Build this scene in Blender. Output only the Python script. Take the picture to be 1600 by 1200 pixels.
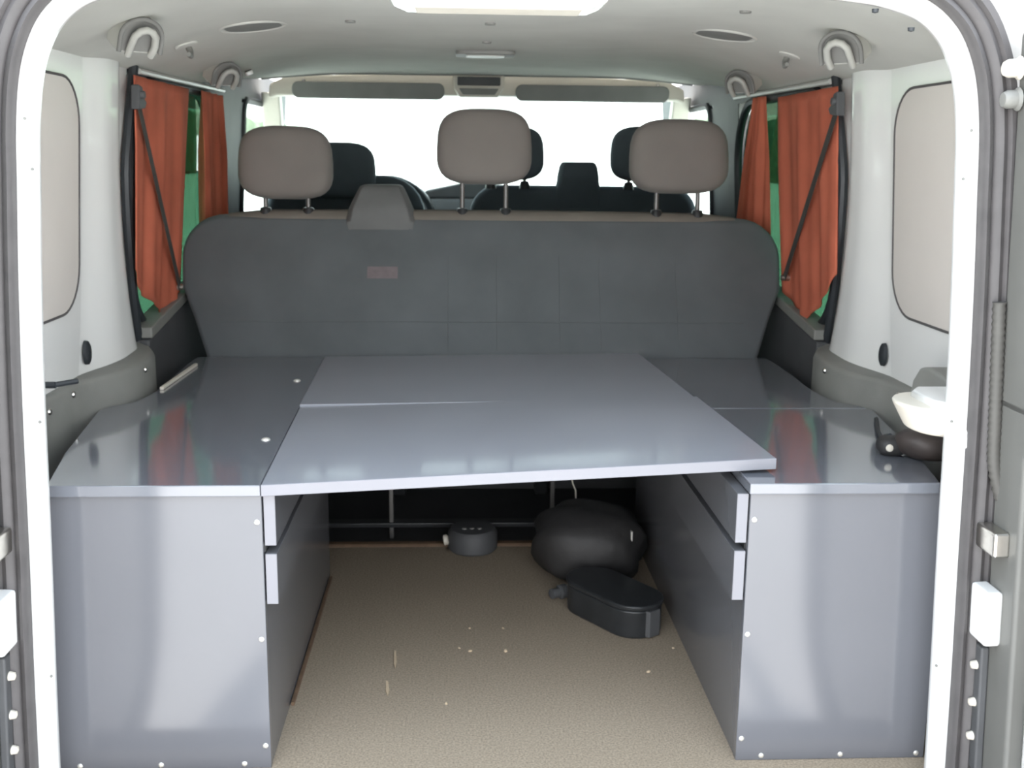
import bpy, bmesh, math, random
from mathutils import Vector, Matrix
random.seed(7)
PI = math.pi
C = bpy.context.scene.collection
for o in list(bpy.data.objects):
    bpy.data.objects.remove(o)

# ------------------------------------------------------------------ camera
cam = bpy.data.objects.new('camera', bpy.data.cameras.new('camera'))
C.objects.link(cam)
F_PX, PITCH, YAW, ROLL = 1688.2, math.radians(11.851), math.radians(2.860), math.radians(0.647)
cam.data.sensor_width = 36.0
cam.data.lens = F_PX * 36.0 / 1600.0
cam.data.clip_start = 0.05
cam.data.dof.use_dof = True            # the photograph is slightly out of focus all over
cam.data.dof.focus_distance = 1.0
cam.data.dof.aperture_fstop = 19.0
cam.data.clip_end = 500
fw = Vector((math.sin(YAW)*math.cos(PITCH), math.cos(YAW)*math.cos(PITCH), -math.sin(PITCH)))
rt0 = Vector((math.cos(YAW), -math.sin(YAW), 0)); up0 = rt0.cross(fw)
rt = math.cos(ROLL)*rt0 + math.sin(ROLL)*up0
up = -math.sin(ROLL)*rt0 + math.cos(ROLL)*up0
cam.matrix_world = Matrix(((rt.x, up.x, -fw.x, -0.070), (rt.y, up.y, -fw.y, -1.600), (rt.z, up.z, -fw.z, 1.024), (0, 0, 0, 1)))
bpy.context.scene.camera = cam

# ------------------------------------------------------------------ world, sun, exposure
scn = bpy.context.scene
scn.view_settings.view_transform = 'Standard'
scn.view_settings.look = 'None'
scn.view_settings.gamma = 1.0
scn.view_settings.use_curve_mapping = False
scn.view_settings.exposure = 1.30
w = bpy.data.worlds.new('sky'); scn.world = w; w.use_nodes = True
nt = w.node_tree; nt.nodes.clear()
out = nt.nodes.new('ShaderNodeOutputWorld'); bg = nt.nodes.new('ShaderNodeBackground')
tc = nt.nodes.new('ShaderNodeTexCoord'); sep = nt.nodes.new('ShaderNodeSeparateXYZ'); rmp = nt.nodes.new('ShaderNodeValToRGB')
nt.links.new(tc.outputs['Generated'], sep.inputs[0]); nt.links.new(sep.outputs['Z'], rmp.inputs[0])
rmp.color_ramp.elements[0].position = 0.0; rmp.color_ramp.elements[0].color = (1.0, 1.0, 1.0, 1)
rmp.color_ramp.elements[1].position = 0.9; rmp.color_ramp.elements[1].color = (0.72, 0.84, 1.0, 1)
nt.links.new(rmp.outputs[0], bg.inputs[0]); bg.inputs[1].default_value = 2.0
nt.links.new(bg.outputs[0], out.inputs[0])
sun = bpy.data.objects.new('sun', bpy.data.lights.new('sun', 'SUN')); C.objects.link(sun)
sun.data.energy = 11.0; sun.data.angle = math.radians(1.5); sun.data.color = (1.0, 0.96, 0.9)
# the sun stands high ahead of the van, so the ground behind it lies in sun beyond the van's own shadow
sun.rotation_euler = (math.radians(-30), 0, math.radians(6))

# ------------------------------------------------------------------ materials
def lin(c):
    return tuple(((v/255.0)/12.92 if v/255.0 <= 0.04045 else ((v/255.0+0.055)/1.055)**2.4) for v in c)
def mat(name, col, rough=0.5, metal=0.0, spec=0.5, noise=0.0, nscale=20.0, bump=0.0, bscale=200.0, coat=0.0, dirt=None, sheen=0.0):
    m = bpy.data.materials.new(name); m.use_nodes = True
    n = m.node_tree.nodes; l = m.node_tree.links
    b = n['Principled BSDF']
    b.inputs['Roughness'].default_value = rough; b.inputs['Metallic'].default_value = metal
    b.inputs['Specular IOR Level'].default_value = spec
    b.inputs['Coat Weight'].default_value = coat; b.inputs['Coat Roughness'].default_value = 0.08
    if sheen: b.inputs['Sheen Weight'].default_value = sheen
    b.inputs['Base Color'].default_value = (*col, 1)
    t = n.new('ShaderNodeTexCoord')
    if noise > 0:
        nz = n.new('ShaderNodeTexNoise'); nz.inputs['Scale'].default_value = nscale; nz.inputs['Detail'].default_value = 6
        l.new(t.outputs['Object'], nz.inputs['Vector'])
        r = n.new('ShaderNodeValToRGB')
        r.color_ramp.elements[0].position = 0.3; r.color_ramp.elements[1].position = 0.7
        lo = tuple(max(0, c*(1-noise)) for c in col) if dirt is None else dirt
        hi = tuple(min(1, c*(1+noise)) for c in col)
        r.color_ramp.elements[0].color = (*lo, 1); r.color_ramp.elements[1].color = (*hi, 1)
        l.new(nz.outputs['Fac'], r.inputs[0]); l.new(r.outputs[0], b.inputs['Base Color'])
    if bump > 0:
        nb = n.new('ShaderNodeTexNoise'); nb.inputs['Scale'].default_value = bscale; nb.inputs['Detail'].default_value = 3
        l.new(t.outputs['Object'], nb.inputs['Vector'])
        bp = n.new('ShaderNodeBump'); bp.inputs['Strength'].default_value = bump; bp.inputs['Distance'].default_value = 0.002
        l.new(nb.outputs['Fac'], bp.inputs['Height']); l.new(bp.outputs[0], b.inputs['Normal'])
    return m
def glass(name, tint, rough=0.0):
    m = bpy.data.materials.new(name); m.use_nodes = True
    n = m.node_tree.nodes; l = m.node_tree.links; n.clear()
    o = n.new('ShaderNodeOutputMaterial'); mx = n.new('ShaderNodeMixShader'); lw = n.new('ShaderNodeLayerWeight'); lw.inputs[0].default_value = 0.5
    pw = n.new('ShaderNodeMath'); pw.operation = 'POWER'; pw.inputs[1].default_value = 5; l.new(lw.outputs['Facing'], pw.inputs[0])
    fr = n.new('ShaderNodeMath'); fr.operation = 'MULTIPLY_ADD'; fr.inputs[1].default_value = 0.7; fr.inputs[2].default_value = 0.03; l.new(pw.outputs[0], fr.inputs[0])
    tr = n.new('ShaderNodeBsdfTransparent'); tr.inputs[0].default_value = (*tint, 1)
    gl = n.new('ShaderNodeBsdfGlossy'); gl.inputs['Roughness'].default_value = rough
    l.new(fr.outputs[0], mx.inputs[0]); l.new(tr.outputs[0], mx.inputs[1]); l.new(gl.outputs[0], mx.inputs[2]); l.new(mx.outputs[0], o.inputs[0])
    return m
def fabric_trans(name, col, tcol, noise=0.15):
    m = mat(name, col, rough=0.85, spec=0.2, noise=noise, nscale=9, bump=0.25, bscale=500)
    n = m.node_tree.nodes; l = m.node_tree.links
    b = n['Principled BSDF']; o = [x for x in n if x.type == 'OUTPUT_MATERIAL'][0]
    tr = n.new('ShaderNodeBsdfTranslucent'); tr.inputs[0].default_value = (*tcol, 1)
    mx = n.new('ShaderNodeMixShader'); mx.inputs[0].default_value = 0.35
    l.new(b.outputs[0], mx.inputs[1]); l.new(tr.outputs[0], mx.inputs[2]); l.new(mx.outputs[0], o.inputs[0])
    return m
M = {}
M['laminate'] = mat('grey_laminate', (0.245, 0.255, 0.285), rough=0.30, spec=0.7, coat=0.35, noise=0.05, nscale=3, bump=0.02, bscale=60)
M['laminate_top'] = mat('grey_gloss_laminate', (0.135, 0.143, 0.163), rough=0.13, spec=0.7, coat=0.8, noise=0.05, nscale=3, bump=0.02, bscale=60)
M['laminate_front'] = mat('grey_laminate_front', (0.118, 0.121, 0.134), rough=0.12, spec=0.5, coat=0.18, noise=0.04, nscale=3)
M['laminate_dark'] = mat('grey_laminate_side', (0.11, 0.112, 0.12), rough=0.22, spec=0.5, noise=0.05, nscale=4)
M['edge'] = mat('pale_edge_band', (0.19, 0.19, 0.21), rough=0.35, noise=0.03, nscale=8)
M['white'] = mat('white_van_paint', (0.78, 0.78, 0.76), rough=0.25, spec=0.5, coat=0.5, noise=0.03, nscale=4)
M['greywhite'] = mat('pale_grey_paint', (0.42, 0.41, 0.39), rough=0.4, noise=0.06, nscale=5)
M['door_shaded'] = mat('shaded_white_door_paint', (0.13, 0.13, 0.12), rough=0.45, noise=0.08, nscale=6)  # white door paint, the dimmer inner face put into a darker grey
M['blank'] = mat('pale_hardboard', (0.60, 0.56, 0.52), rough=0.45, noise=0.04, nscale=3)
M['headliner'] = mat('headliner_cloth', (0.50, 0.50, 0.46), rough=0.95, spec=0.15, noise=0.06, nscale=5, bump=0.15, bscale=400)
M['headliner_dark'] = mat('socket_shade_and_grille', (0.16, 0.16, 0.15), rough=0.8, noise=0.06, nscale=20)
M['cream'] = mat('cream_plastic', (0.62, 0.58, 0.50), rough=0.5, noise=0.04, nscale=8)
M['palegrey'] = mat('pale_grey_plastic', (0.50, 0.50, 0.47), rough=0.4, noise=0.04, nscale=10)
M['loopgrey'] = mat('grey_loop_plastic', (0.36, 0.36, 0.33), rough=0.5, noise=0.04, nscale=20)
M['trim'] = mat('grey_trim_plastic', (0.20, 0.20, 0.185), rough=0.55, noise=0.08, nscale=12, bump=0.15, bscale=300)
M['darktrim'] = mat('dark_trim_plastic', (0.07, 0.072, 0.075), rough=0.6, noise=0.1, nscale=12, bump=0.1, bscale=300)
M['rubber'] = mat('brown_grey_rubber', (0.075, 0.070, 0.070), rough=0.6, noise=0.1, nscale=30)
M['black'] = mat('black_plastic', (0.022, 0.024, 0.026), rough=0.3, noise=0.2, nscale=25)
M['blackrub'] = mat('black_rubber', (0.02, 0.024, 0.028), rough=0.5, noise=0.1, nscale=20)
M['webbing'] = mat('dark_webbing', (0.045, 0.04, 0.035), rough=0.8, noise=0.15, nscale=60, bump=0.3, bscale=800)
M['bench'] = mat('charcoal_seat_cloth', (0.105, 0.115, 0.120), rough=0.95, spec=0.2, noise=0.10, nscale=7, bump=0.3, bscale=450, sheen=0.1)
M['bench_lit_top'] = mat('lit_top_seat_cloth', (0.16, 0.145, 0.125), rough=0.95, spec=0.2, noise=0.08, nscale=9, bump=0.3, bscale=450)  # bench cloth with the light on its top edge painted in
M['headrest'] = mat('taupe_headrest_cloth', (0.185, 0.168, 0.152), rough=0.95, spec=0.2, noise=0.06, nscale=8, bump=0.25, bscale=450, sheen=0.1)
M['frontseat'] = mat('dark_front_seat_cloth', (0.075, 0.092, 0.105), rough=0.95, spec=0.2, noise=0.1, nscale=8, bump=0.25, bscale=450)
M['steel'] = mat('steel', (0.62, 0.60, 0.56), rough=0.28, metal=1.0, noise=0.05, nscale=30)
M['bright_screw'] = mat('nickel_screw', (0.86, 0.84, 0.78), rough=0.3, metal=0.6, noise=0.03, nscale=40)
M['orange'] = fabric_trans('orange_curtain_cloth', (0.68, 0.20, 0.12), (0.62, 0.15, 0.07))
M['carpet'] = mat('beige_carpet', (0.335, 0.275, 0.205), rough=1.0, spec=0.05, noise=0.28, nscale=260, bump=0.8, bscale=700)
M['floorpaint'] = mat('dark_floor', (0.05, 0.05, 0.052), rough=0.6, noise=0.1, nscale=8)
M['wood'] = mat('raw_timber', (0.50, 0.34, 0.19), rough=0.7, noise=0.2, nscale=40)
M['chip'] = mat('pale_raw_wood', (0.55, 0.43, 0.29), rough=0.8, noise=0.1, nscale=60)
M['batten'] = mat('dark_timber', (0.16, 0.10, 0.06), rough=0.7, noise=0.2, nscale=40)
M['post'] = mat('dull_metal_post', (0.16, 0.155, 0.15), rough=0.4, metal=0.6)
M['tower'] = mat('dark_tower_plastic', (0.115, 0.118, 0.115), rough=0.7, noise=0.08, nscale=20)
M['bag'] = mat('black_nylon', (0.024, 0.023, 0.023), rough=0.6, noise=0.3, nscale=15, bump=0.6, bscale=60)
M['brownbag'] = mat('dark_brown_nylon', (0.045, 0.035, 0.032), rough=0.55, noise=0.3, nscale=18, bump=0.6, bscale=60)
M['ground'] = mat('pale_concrete_ground', (0.52, 0.51, 0.50), rough=0.9, noise=0.07, nscale=0.8, bump=0.4, bscale=40)
M['hedge'] = mat('hedge_green', (0.16, 0.22, 0.13), rough=0.8, noise=0.5, nscale=3, bump=1.0, bscale=12)
M['vanwhite'] = mat('white_bonnet_paint', (0.8, 0.8, 0.8), rough=0.2, coat=0.6, noise=0.02, nscale=3)
M['glass_green'] = glass('green_tinted_glass', (0.13, 0.235, 0.175))
M['glass_clear'] = glass('windscreen_glass', (0.88, 0.95, 0.93))
M['label'] = mat('faded_cloth_label', (0.15, 0.125, 0.13), rough=0.8, noise=0.1, nscale=60)
M['mirror_lens'] = mat('lamp_lens', (0.70, 0.69, 0.64), rough=0.25, noise=0.03, nscale=30)
M['corr'] = mat('corrugated_grey_tube', (0.075, 0.072, 0.065), rough=0.6, noise=0.05, nscale=30)

# ------------------------------------------------------------------ mesh helpers
def obj(name, bm, m, parent=None, smooth=40, bevel=0.0, seg=2, solid=0.0, subs=0):
    me = bpy.data.meshes.new(name)
    bmesh.ops.recalc_face_normals(bm, faces=bm.faces[:])
    bm.to_mesh(me); bm.free()
    if smooth:
        for p in me.polygons: p.use_smooth = True
        me.set_sharp_from_angle(angle=math.radians(smooth))
    me.materials.append(M[m] if isinstance(m, str) else m)
    o = bpy.data.objects.new(name, me); C.objects.link(o)
    if parent is not None: o.parent = parent
    if solid:
        d = o.modifiers.new('thick', 'SOLIDIFY'); d.thickness = solid; d.offset = 0
    if bevel:
        d = o.modifiers.new('edge', 'BEVEL'); d.width = bevel; d.segments = seg; d.harden_normals = bool(smooth); d.limit_method = 'ANGLE'; d.angle_limit = math.radians(35)
    if subs:
        d = o.modifiers.new('sub', 'SUBSURF'); d.levels = subs; d.render_levels = subs
    return o
def thing(name, label, cat, loc=(0, 0, 0), rot=(0, 0, 0), group=None):
    o = bpy.data.objects.new(name, None); C.objects.link(o); o.empty_display_size = 0.05
    o.location = loc; o.rotation_euler = rot
    return tag(o, label, cat, group)
def tag(o, label, cat, group=None):
    o['label'] = label; o['category'] = cat
    if group: o['group'] = group
    return o
def struct(o):
    o['kind'] = 'structure'; return o
def place(parent_loc, *objs):      # shift world-built meshes so that they sit under an Empty placed at parent_loc
    for o in objs:
        o.data.transform(Matrix.Translation(-Vector(parent_loc)))
def B(): return bmesh.new()
def box(bm, x0, x1, y0, y1, z0, z1):
    vs = [bm.verts.new((x, y, z)) for z in (z0, z1) for y in (y0, y1) for x in (x0, x1)]
    for f in ((0, 2, 3, 1), (4, 5, 7, 6), (0, 1, 5, 4), (2, 6, 7, 3), (0, 4, 6, 2), (1, 3, 7, 5)):
        bm.faces.new([vs[i] for i in f])
    return bm
def prism(bm, pts, a, b, axis='Z'):
    # polygon pts in the two other axes, extruded from a to b along axis
    def P(p, t):
        return {'Z': (p[0], p[1], t), 'Y': (p[0], t, p[1]), 'X': (t, p[0], p[1])}[axis]
    lo = [bm.verts.new(P(p, a)) for p in pts]; hi = [bm.verts.new(P(p, b)) for p in pts]
    bm.faces.new(lo); bm.faces.new(hi[::-1])
    n = len(pts)
    for i in range(n): bm.faces.new((lo[i], hi[i], hi[(i+1) % n], lo[(i+1) % n]))
    return bm
def tube(bm, path, r, n=8, closed=False):
    P = [Vector(p) for p in path]; rings = []
    N = len(P); prev = None
    for i in range(N):
        if closed: d = P[(i+1) % N] - P[i-1]
        else: d = P[min(i+1, N-1)] - P[max(i-1, 0)]
        d.normalize()
        ref = prev if prev is not None else (Vector((0, 0, 1)) if abs(d.z) < .9 else Vector((1, 0, 0)))
        u = (ref - ref.dot(d)*d).normalized(); v = d.cross(u); prev = u
        rr = r[i] if isinstance(r, (list, tuple)) else r
        rings.append([bm.verts.new(P[i] + rr*(math.cos(2*PI*k/n)*u + math.sin(2*PI*k/n)*v)) for k in range(n)])
    for i in range(N if closed else N-1):
        a, b = rings[i], rings[(i+1) % N]
        for k in range(n): bm.faces.new((a[k], a[(k+1) % n], b[(k+1) % n], b[k]))
    if not closed:
        bm.faces.new(rings[0][::-1]); bm.faces.new(rings[-1])
    return bm
def lathe(bm, prof, n=20, mtx=None):
    rings = []
    for r, z in prof:
        rings.append([bm.verts.new((r*math.cos(2*PI*k/n), r*math.sin(2*PI*k/n), z)) for k in range(n)])
    for a, b in zip(rings, rings[1:]):
        for k in range(n): bm.faces.new((a[k], a[(k+1) % n], b[(k+1) % n], b[k]))
    bm.faces.new(rings[0][::-1]); bm.faces.new(rings[-1])
    if mtx is not None: bmesh.ops.transform(bm, matrix=mtx, verts=[v for r in rings for v in r])
    return bm
def grid(bm, fn, nu, nv):
    V = [[bm.verts.new(fn(i/nu, j/nv)) for j in range(nv+1)] for i in range(nu+1)]
    for i in range(nu):
        for j in range(nv): bm.faces.new((V[i][j], V[i+1][j], V[i+1][j+1], V[i][j+1]))
    return bm
def pillow(bm, w, d, h, n=4.0, res=14, taper=0.0, nz=None):
    # rounded cushion: superellipsoid with an optional narrowing towards the top
    nz = nz or n
    def sp(c, e): return math.copysign(abs(c)**(2.0/e), c)
    rings = []
    for j in range(1, res):
        ph = -PI/2 + PI*j/res
        z = sp(math.sin(ph), nz); q = abs(math.cos(ph))**(2.0/nz)
        s = 1 - taper*(z+1)/2
        rings.append([bm.verts.new((w/2*s*q*sp(math.cos(2*PI*k/28), n), d/2*q*sp(math.sin(2*PI*k/28), min(n, 3.0)), h/2*z)) for k in range(28)])
    b = bm.verts.new((0, 0, -h/2)); t = bm.verts.new((0, 0, h/2))
    for a, c in zip(rings, rings[1:]):
        for k in range(28): bm.faces.new((a[k], a[(k+1) % 28], c[(k+1) % 28], c[k]))
    for k in range(28):
        bm.faces.new((b, rings[0][(k+1) % 28], rings[0][k])); bm.faces.new((t, rings[-1][k], rings[-1][(k+1) % 28]))
    return bm
def rrect(x0, x1, y0, y1, r, n=6, corners=(1, 1, 1, 1)):
    # rounded rectangle outline, counter-clockwise from the lower left; corners: ll, lr, ur, ul
    pts = []
    for (cx, cy, a0, on, px, py) in ((x0+r, y0+r, PI, corners[0], x0, y0), (x1-r, y0+r, 1.5*PI, corners[1], x1, y0), (x1-r, y1-r, 0, corners[2], x1, y1), (x0+r, y1-r, .5*PI, corners[3], x0, y1)):
        if on: pts += [(cx+r*math.cos(a0+PI/2*k/n), cy+r*math.sin(a0+PI/2*k/n)) for k in range(n+1)]
        else: pts.append((px, py))
    return pts
def move(bm, v=(0, 0, 0), rot=None):
    m = Matrix.Translation(v)
    if rot: m = m @ rot
    bmesh.ops.transform(bm, matrix=m, verts=bm.verts[:]); return bm
def wx(z):                                   # half width of the side wall, it leans in towards the roof
    return 0.858 - 0.045*(z-0.55)/0.65

# ================================================================== THE SETTING
g = struct(obj('ground', box(B(), -90, 90, -60, 220, -0.62, -0.56), 'ground'))
struct(obj('floor', box(B(), -0.93, 0.93, 0.0, 3.3, -0.06, -0.012), 'floorpaint'))

# roof lining: one curved sheet
def ceil_z(x, y):
    a = abs(x)
    z = 1.302 + 0.012*min(1, max(0, (y-1.4)/0.9)) - 0.010*max(0, (0.35-y)/0.35)
    for x0, x1, d in ((0.40, 0.60, 0.022), (0.60, 0.72, 0.040), (0.72, 0.88, 0.055)):
        t = min(1, max(0, (a-x0)/(x1-x0))); z -= d*(t*t if x0 == 0.40 else t)*(1-0.72*min(1, max(0, (y-1.5)/0.9)))
    return z
bm = B()
grid(bm, lambda u, v: (-0.88+1.76*u, 0.03+2.42*v, ceil_z(-0.88+1.76*u, 0.03+2.42*v)), 48, 24)
r = bmesh.ops.extrude_face_region(bm, geom=bm.faces[:])
bmesh.ops.translate(bm, vec=(0, 0, 0.05), verts=[e for e in r['geom'] if isinstance(e, bmesh.types.BMVert)])
ceiling = struct(obj('ceiling', bm, 'headliner'))
bm = B(); prism(bm, [(-0.93, 1.16), (-0.80, 1.36), (-0.55, 1.41), (0.55, 1.41), (0.80, 1.36), (0.93, 1.16), (0.90, 1.16), (0.78, 1.335), (0.54, 1.385), (-0.54, 1.385), (-0.78, 1.335), (-0.90, 1.16)], -0.0, 2.6, 'Y')
struct(obj('roof', bm, 'white', smooth=30))
obj('front_edge', tube(B(), [(-0.78+0.13*k, 2.45, ceil_z(-0.78+0.13*k, 2.45)+0.004) for k in range(13)], 0.009, 8), 'trim', ceiling)

def side_wall(s, name, wnum):
    # s = -1 / +1 : the two sides of the load space
    def X(z, d=0.0): return s*(wx(z)+d)
    def strip(bm, y0, y1, z0, z1, d0=0.0, d1=0.035, n=6):
        # slab following the lean of the wall, between two distances from the inner face
        for k in range(n):
            a = z0+(z1-z0)*k/n; b = z0+(z1-z0)*(k+1)/n
            vs = [bm.verts.new((X(z, d), y, z)) for z in (a, b) for y in (y0, y1) for d in (d0, d1)]
            for f in ((0, 1, 3, 2), (4, 6, 7, 5), (0, 2, 6, 4), (1, 5, 7, 3), (0, 4, 5, 1), (2, 3, 7, 6)):
                bm.faces.new([vs[i] for i in f])
    bm = B()
    strip(bm, 0.03, 0.945, 0.20, 1.29)
    wall = struct(obj(name, bm, 'white'))
    # the lower and forward wall, dark trim round the side glass
    bm = B()
    strip(bm, 0.945, 3.2, -0.05, 0.585); strip(bm, 0.945, 2.25, 1.198, 1.31); strip(bm, 1.90, 2.28, 0.585, 1.198)
    strip(bm, 2.28, 3.2, 0.585, 0.80); strip(bm, 2.25, 3.2, 1.21, 1.31); strip(bm, 3.0, 3.2, 0.80, 1.21)
    obj('window_surround', bm, 'darktrim', wall)
    obj('lower_body', box(B(), min(s*0.88, s*0.93), max(s*0.88, s*0.93), 0.02, 3.2, -0.45, 0.30), 'white', wall)
    # blanked-off window: a rounded panel set on the wall, with a dark gasket line round it
    pts = rrect(0.075, 0.625, 0.712, 1.165, 0.09, 8)
    bm = B(); lo = [bm.verts.new((X(z, -0.003), y, z)) for y, z in pts]; hi = [bm.verts.new((X(z, 0.004), y, z)) for y, z in pts]
    bm.faces.new(lo); bm.faces.new(hi[::-1])
    for i in range(len(pts)): bm.faces.new((lo[i], hi[i], hi[(i+1) % len(pts)], lo[(i+1) % len(pts)]))
    obj('blank_panel', bm, 'blank', wall)
    obj('panel_gasket', tube(B(), [(X(z, -0.003), y, z) for y, z in pts], 0.0028, 6, True), 'rubber', wall)
    # swelling pillar between the blank panel and the side glass
    def pil_d(u, v):
        a = min(1, u/0.62); a = a*a*(3-2*a); e = min(1, max(0, (u-0.80)/0.20))
        return -(0.026-0.008*v+0.018*(1-v)**5)*a*math.sqrt(max(0, 1-e*e))
    def pil(u, v):
        z = 0.53+0.69*v
        yr = 0.635 - 0.03*(1-v)**3; yf = 0.865 + 0.12*max(0, (1.0-z)/0.45)**1.5
        y = yr+(yf-yr)*u
        return (X(z, pil_d(u, v)+0.001), y, z)
    obj('pillar', grid(B(), pil, 16, 22), 'white', wall, smooth=80)
    # oval rubber plug
    bm = B(); lathe(bm, [(0.0005, 0.006), (0.011, 0.006), (0.0145, 0.003), (0.015, -0.004)], 20)
    bmesh.ops.scale(bm, vec=(1.0, 1.7, 1.0), verts=bm.verts[:])
    move(bm, (X(0.616, pil_d(0.20, 0.12)-0.001), 0.655, 0.616), Matrix.Rotation(-s*PI/2, 4, 'Y') @ Matrix.Rotation(PI/2, 4, 'Z'))
    obj('plug', bm, 'blackrub', wall)
    # door-opening seal running up the pillar, and the gasket round the glass
    obj('pillar_seal', tube(B(), [(X(z, -0.014), 0.895+0.125*max(0, (1.0-z)/0.45)**1.5+0.05*max(0, (z-1.0)/0.2), z) for z in [0.545+0.0335*k for k in range(21)]], 0.011, 8), 'blackrub', wall)
    # glass
    wpts = rrect(0.965, 1.895, 0.595, 1.197, 0.20, 8)
    win = struct(obj('window_%d' % wnum, tube(B(), [(X(z, -0.004), y, z) for y, z in wpts], 0.013, 8, True), 'blackrub'))
    bm = B(); lo = [bm.verts.new((X(z, 0.012), y, z)) for y, z in wpts]; bm.faces.new(lo)
    r_ = bmesh.ops.extrude_face_region(bm, geom=bm.faces[:]); bmesh.ops.translate(bm, vec=(s*0.004, 0, 0), verts=[e for e in r_['geom'] if isinstance(e, bmesh.types.BMVert)])
    obj('pane', bm, 'glass_green', win)
    # pale filler between the rounded glass and the square opening
    bm = B(); cy, cz = 1.424, 0.895; A = []
    for y, z in wpts:
        k = min(abs(0.482/(y-cy)) if abs(y-cy) > 1e-6 else 9, abs(0.318/(z-cz)) if abs(z-cz) > 1e-6 else 9)
        k = max(1.0, k); A.append((bm.verts.new((X(z, 0.004), y, z)), bm.verts.new((X(cz+(z-cz)*k, 0.004), cy+(y-cy)*k, cz+(z-cz)*k))))
    for i in range(len(A)):
        a, b = A[i], A[(i+1) % len(A)]; bm.faces.new((a[0], b[0], b[1], a[1]))
    obj('corner_filler', bm, 'palegrey', win, solid=0.004)
    # curtain wire channel above the glass
    obj('curtain_rail', tube(B(), [(X(1.20, -0.020), 0.965+0.1*k, 1.205+0.001*k) for k in range(10)], 0.007, 8), 'palegrey', win)
    # cab door glass further forward
    w2 = rrect(2.28, 3.0, 0.80, 1.21, 0.05, 5)
    win2 = struct(obj('window_%d' % (wnum+1), tube(B(), [(X(z, 0.0), y, z) for y, z in w2], 0.012, 8, True), 'blackrub'))
    bm = B(); lo = [bm.verts.new((X(z, 0.015), y, z)) for y, z in w2]; bm.faces.new(lo)
    r_ = bmesh.ops.extrude_face_region(bm, geom=bm.faces[:]); bmesh.ops.translate(bm, vec=(s*0.004, 0, 0), verts=[e for e in r_['geom'] if isinstance(e, bmesh.types.BMVert)])
    obj('pane', bm, 'glass_clear', win2)
    return wall
wall_left = side_wall(-1, 'wall_left', 1)
wall_right = side_wall(1, 'wall_right', 3)
# black hinge pin by the rear edge of one wall
bm = B(); tube(bm, [(-0.850, 0.300, 0.622), (-0.78, 0.300, 0.622)], 0.006, 8); tube(bm, [(-0.785, 0.300, 0.622), (-0.755, 0.335, 0.622)], 0.005, 8)
obj('pin', bm, 'blackrub', wall_left)

# grey plastic trim between wall and cabinet, one run each side
def side_trim(s, num):
    def top(y): return 0.572 + 0.010*max(0, (y-0.75)/0.3)
    pl = [(0.842, 0.03), (0.844, 0.30), (0.838, 0.55), (0.818, 0.62), (0.787, 0.675), (0.770, 0.74), (0.766, 0.82), (0.774, 0.90), (0.802, 0.965), (0.832, 1.00), (0.842, 1.06), (0.842, 1.24)]
    bm = B(); n = len(pl)
    rows = []
    for x, y in pl:
        t = top(y)
        rows.append([bm.verts.new((s*v[0], y, v[1])) for v in ((x-0.004, 0.28), (x, 0.44), (x, t-0.012), (x+0.004, t-0.003), (x+0.012, t), (0.876, t), (0.876, 0.28))])
    for a, b in zip(rows, rows[1:]):
        for k in range(7): bm.faces.new((a[k], a[(k+1) % 7], b[(k+1) % 7], b[k]))
    bm.faces.new(rows[0][::-1]); bm.faces.new(rows[-1])
    t = struct(obj('trim_%d' % num, bm, 'trim', smooth=50))
    for (x, y, z) in ((0.841, 0.42, 0.545), (0.837, 0.54, 0.552), (0.766, 0.79, 0.554), (0.841, 0.20, 0.535)):
        b = B(); lathe(b, [(0.001, 0.004), (0.005, 0.0035), (0.0065, 0.0)], 10)
        move(b, (s*x, y, z), Matrix.Rotation(-s*PI/2, 4, 'Y'))
        obj('screw', b, 'steel', t)
    # raised box ahead of the bulge, with a lighter sloping top ledge
    b = B(); prism(b, [(0.995, 0.30), (1.55, 0.30), (1.55, 0.645), (1.36, 0.632), (1.10, 0.598), (0.995, 0.585)], s*0.812, s*0.862, 'X')
    obj('belt_box', b, 'darktrim', t, bevel=0.006)
    b = B(); prism(b, [(1.00, 0.588), (1.10, 0.600), (1.36, 0.634), (1.55, 0.648), (1.55, 0.672), (1.36, 0.660), (1.10, 0.628), (1.00, 0.615)], s*0.806, s*0.862, 'X')
    obj('ledge', b, 'trim', t, bevel=0.004)
    return t
tl = side_trim(-1, 1)
tr_ = side_trim(1, 2)
# grey cap standing on the right-hand trim near the opening
bm = B(); prism(bm, [(0.20, 0.572), (0.365, 0.572), (0.35, 0.625), (0.325, 0.652), (0.285, 0.660), (0.215, 0.652), (0.20, 0.640)], 0.780, 0.848, 'X')
obj('cap', bm, 'trim', tr_, bevel=0.008, seg=3)

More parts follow.
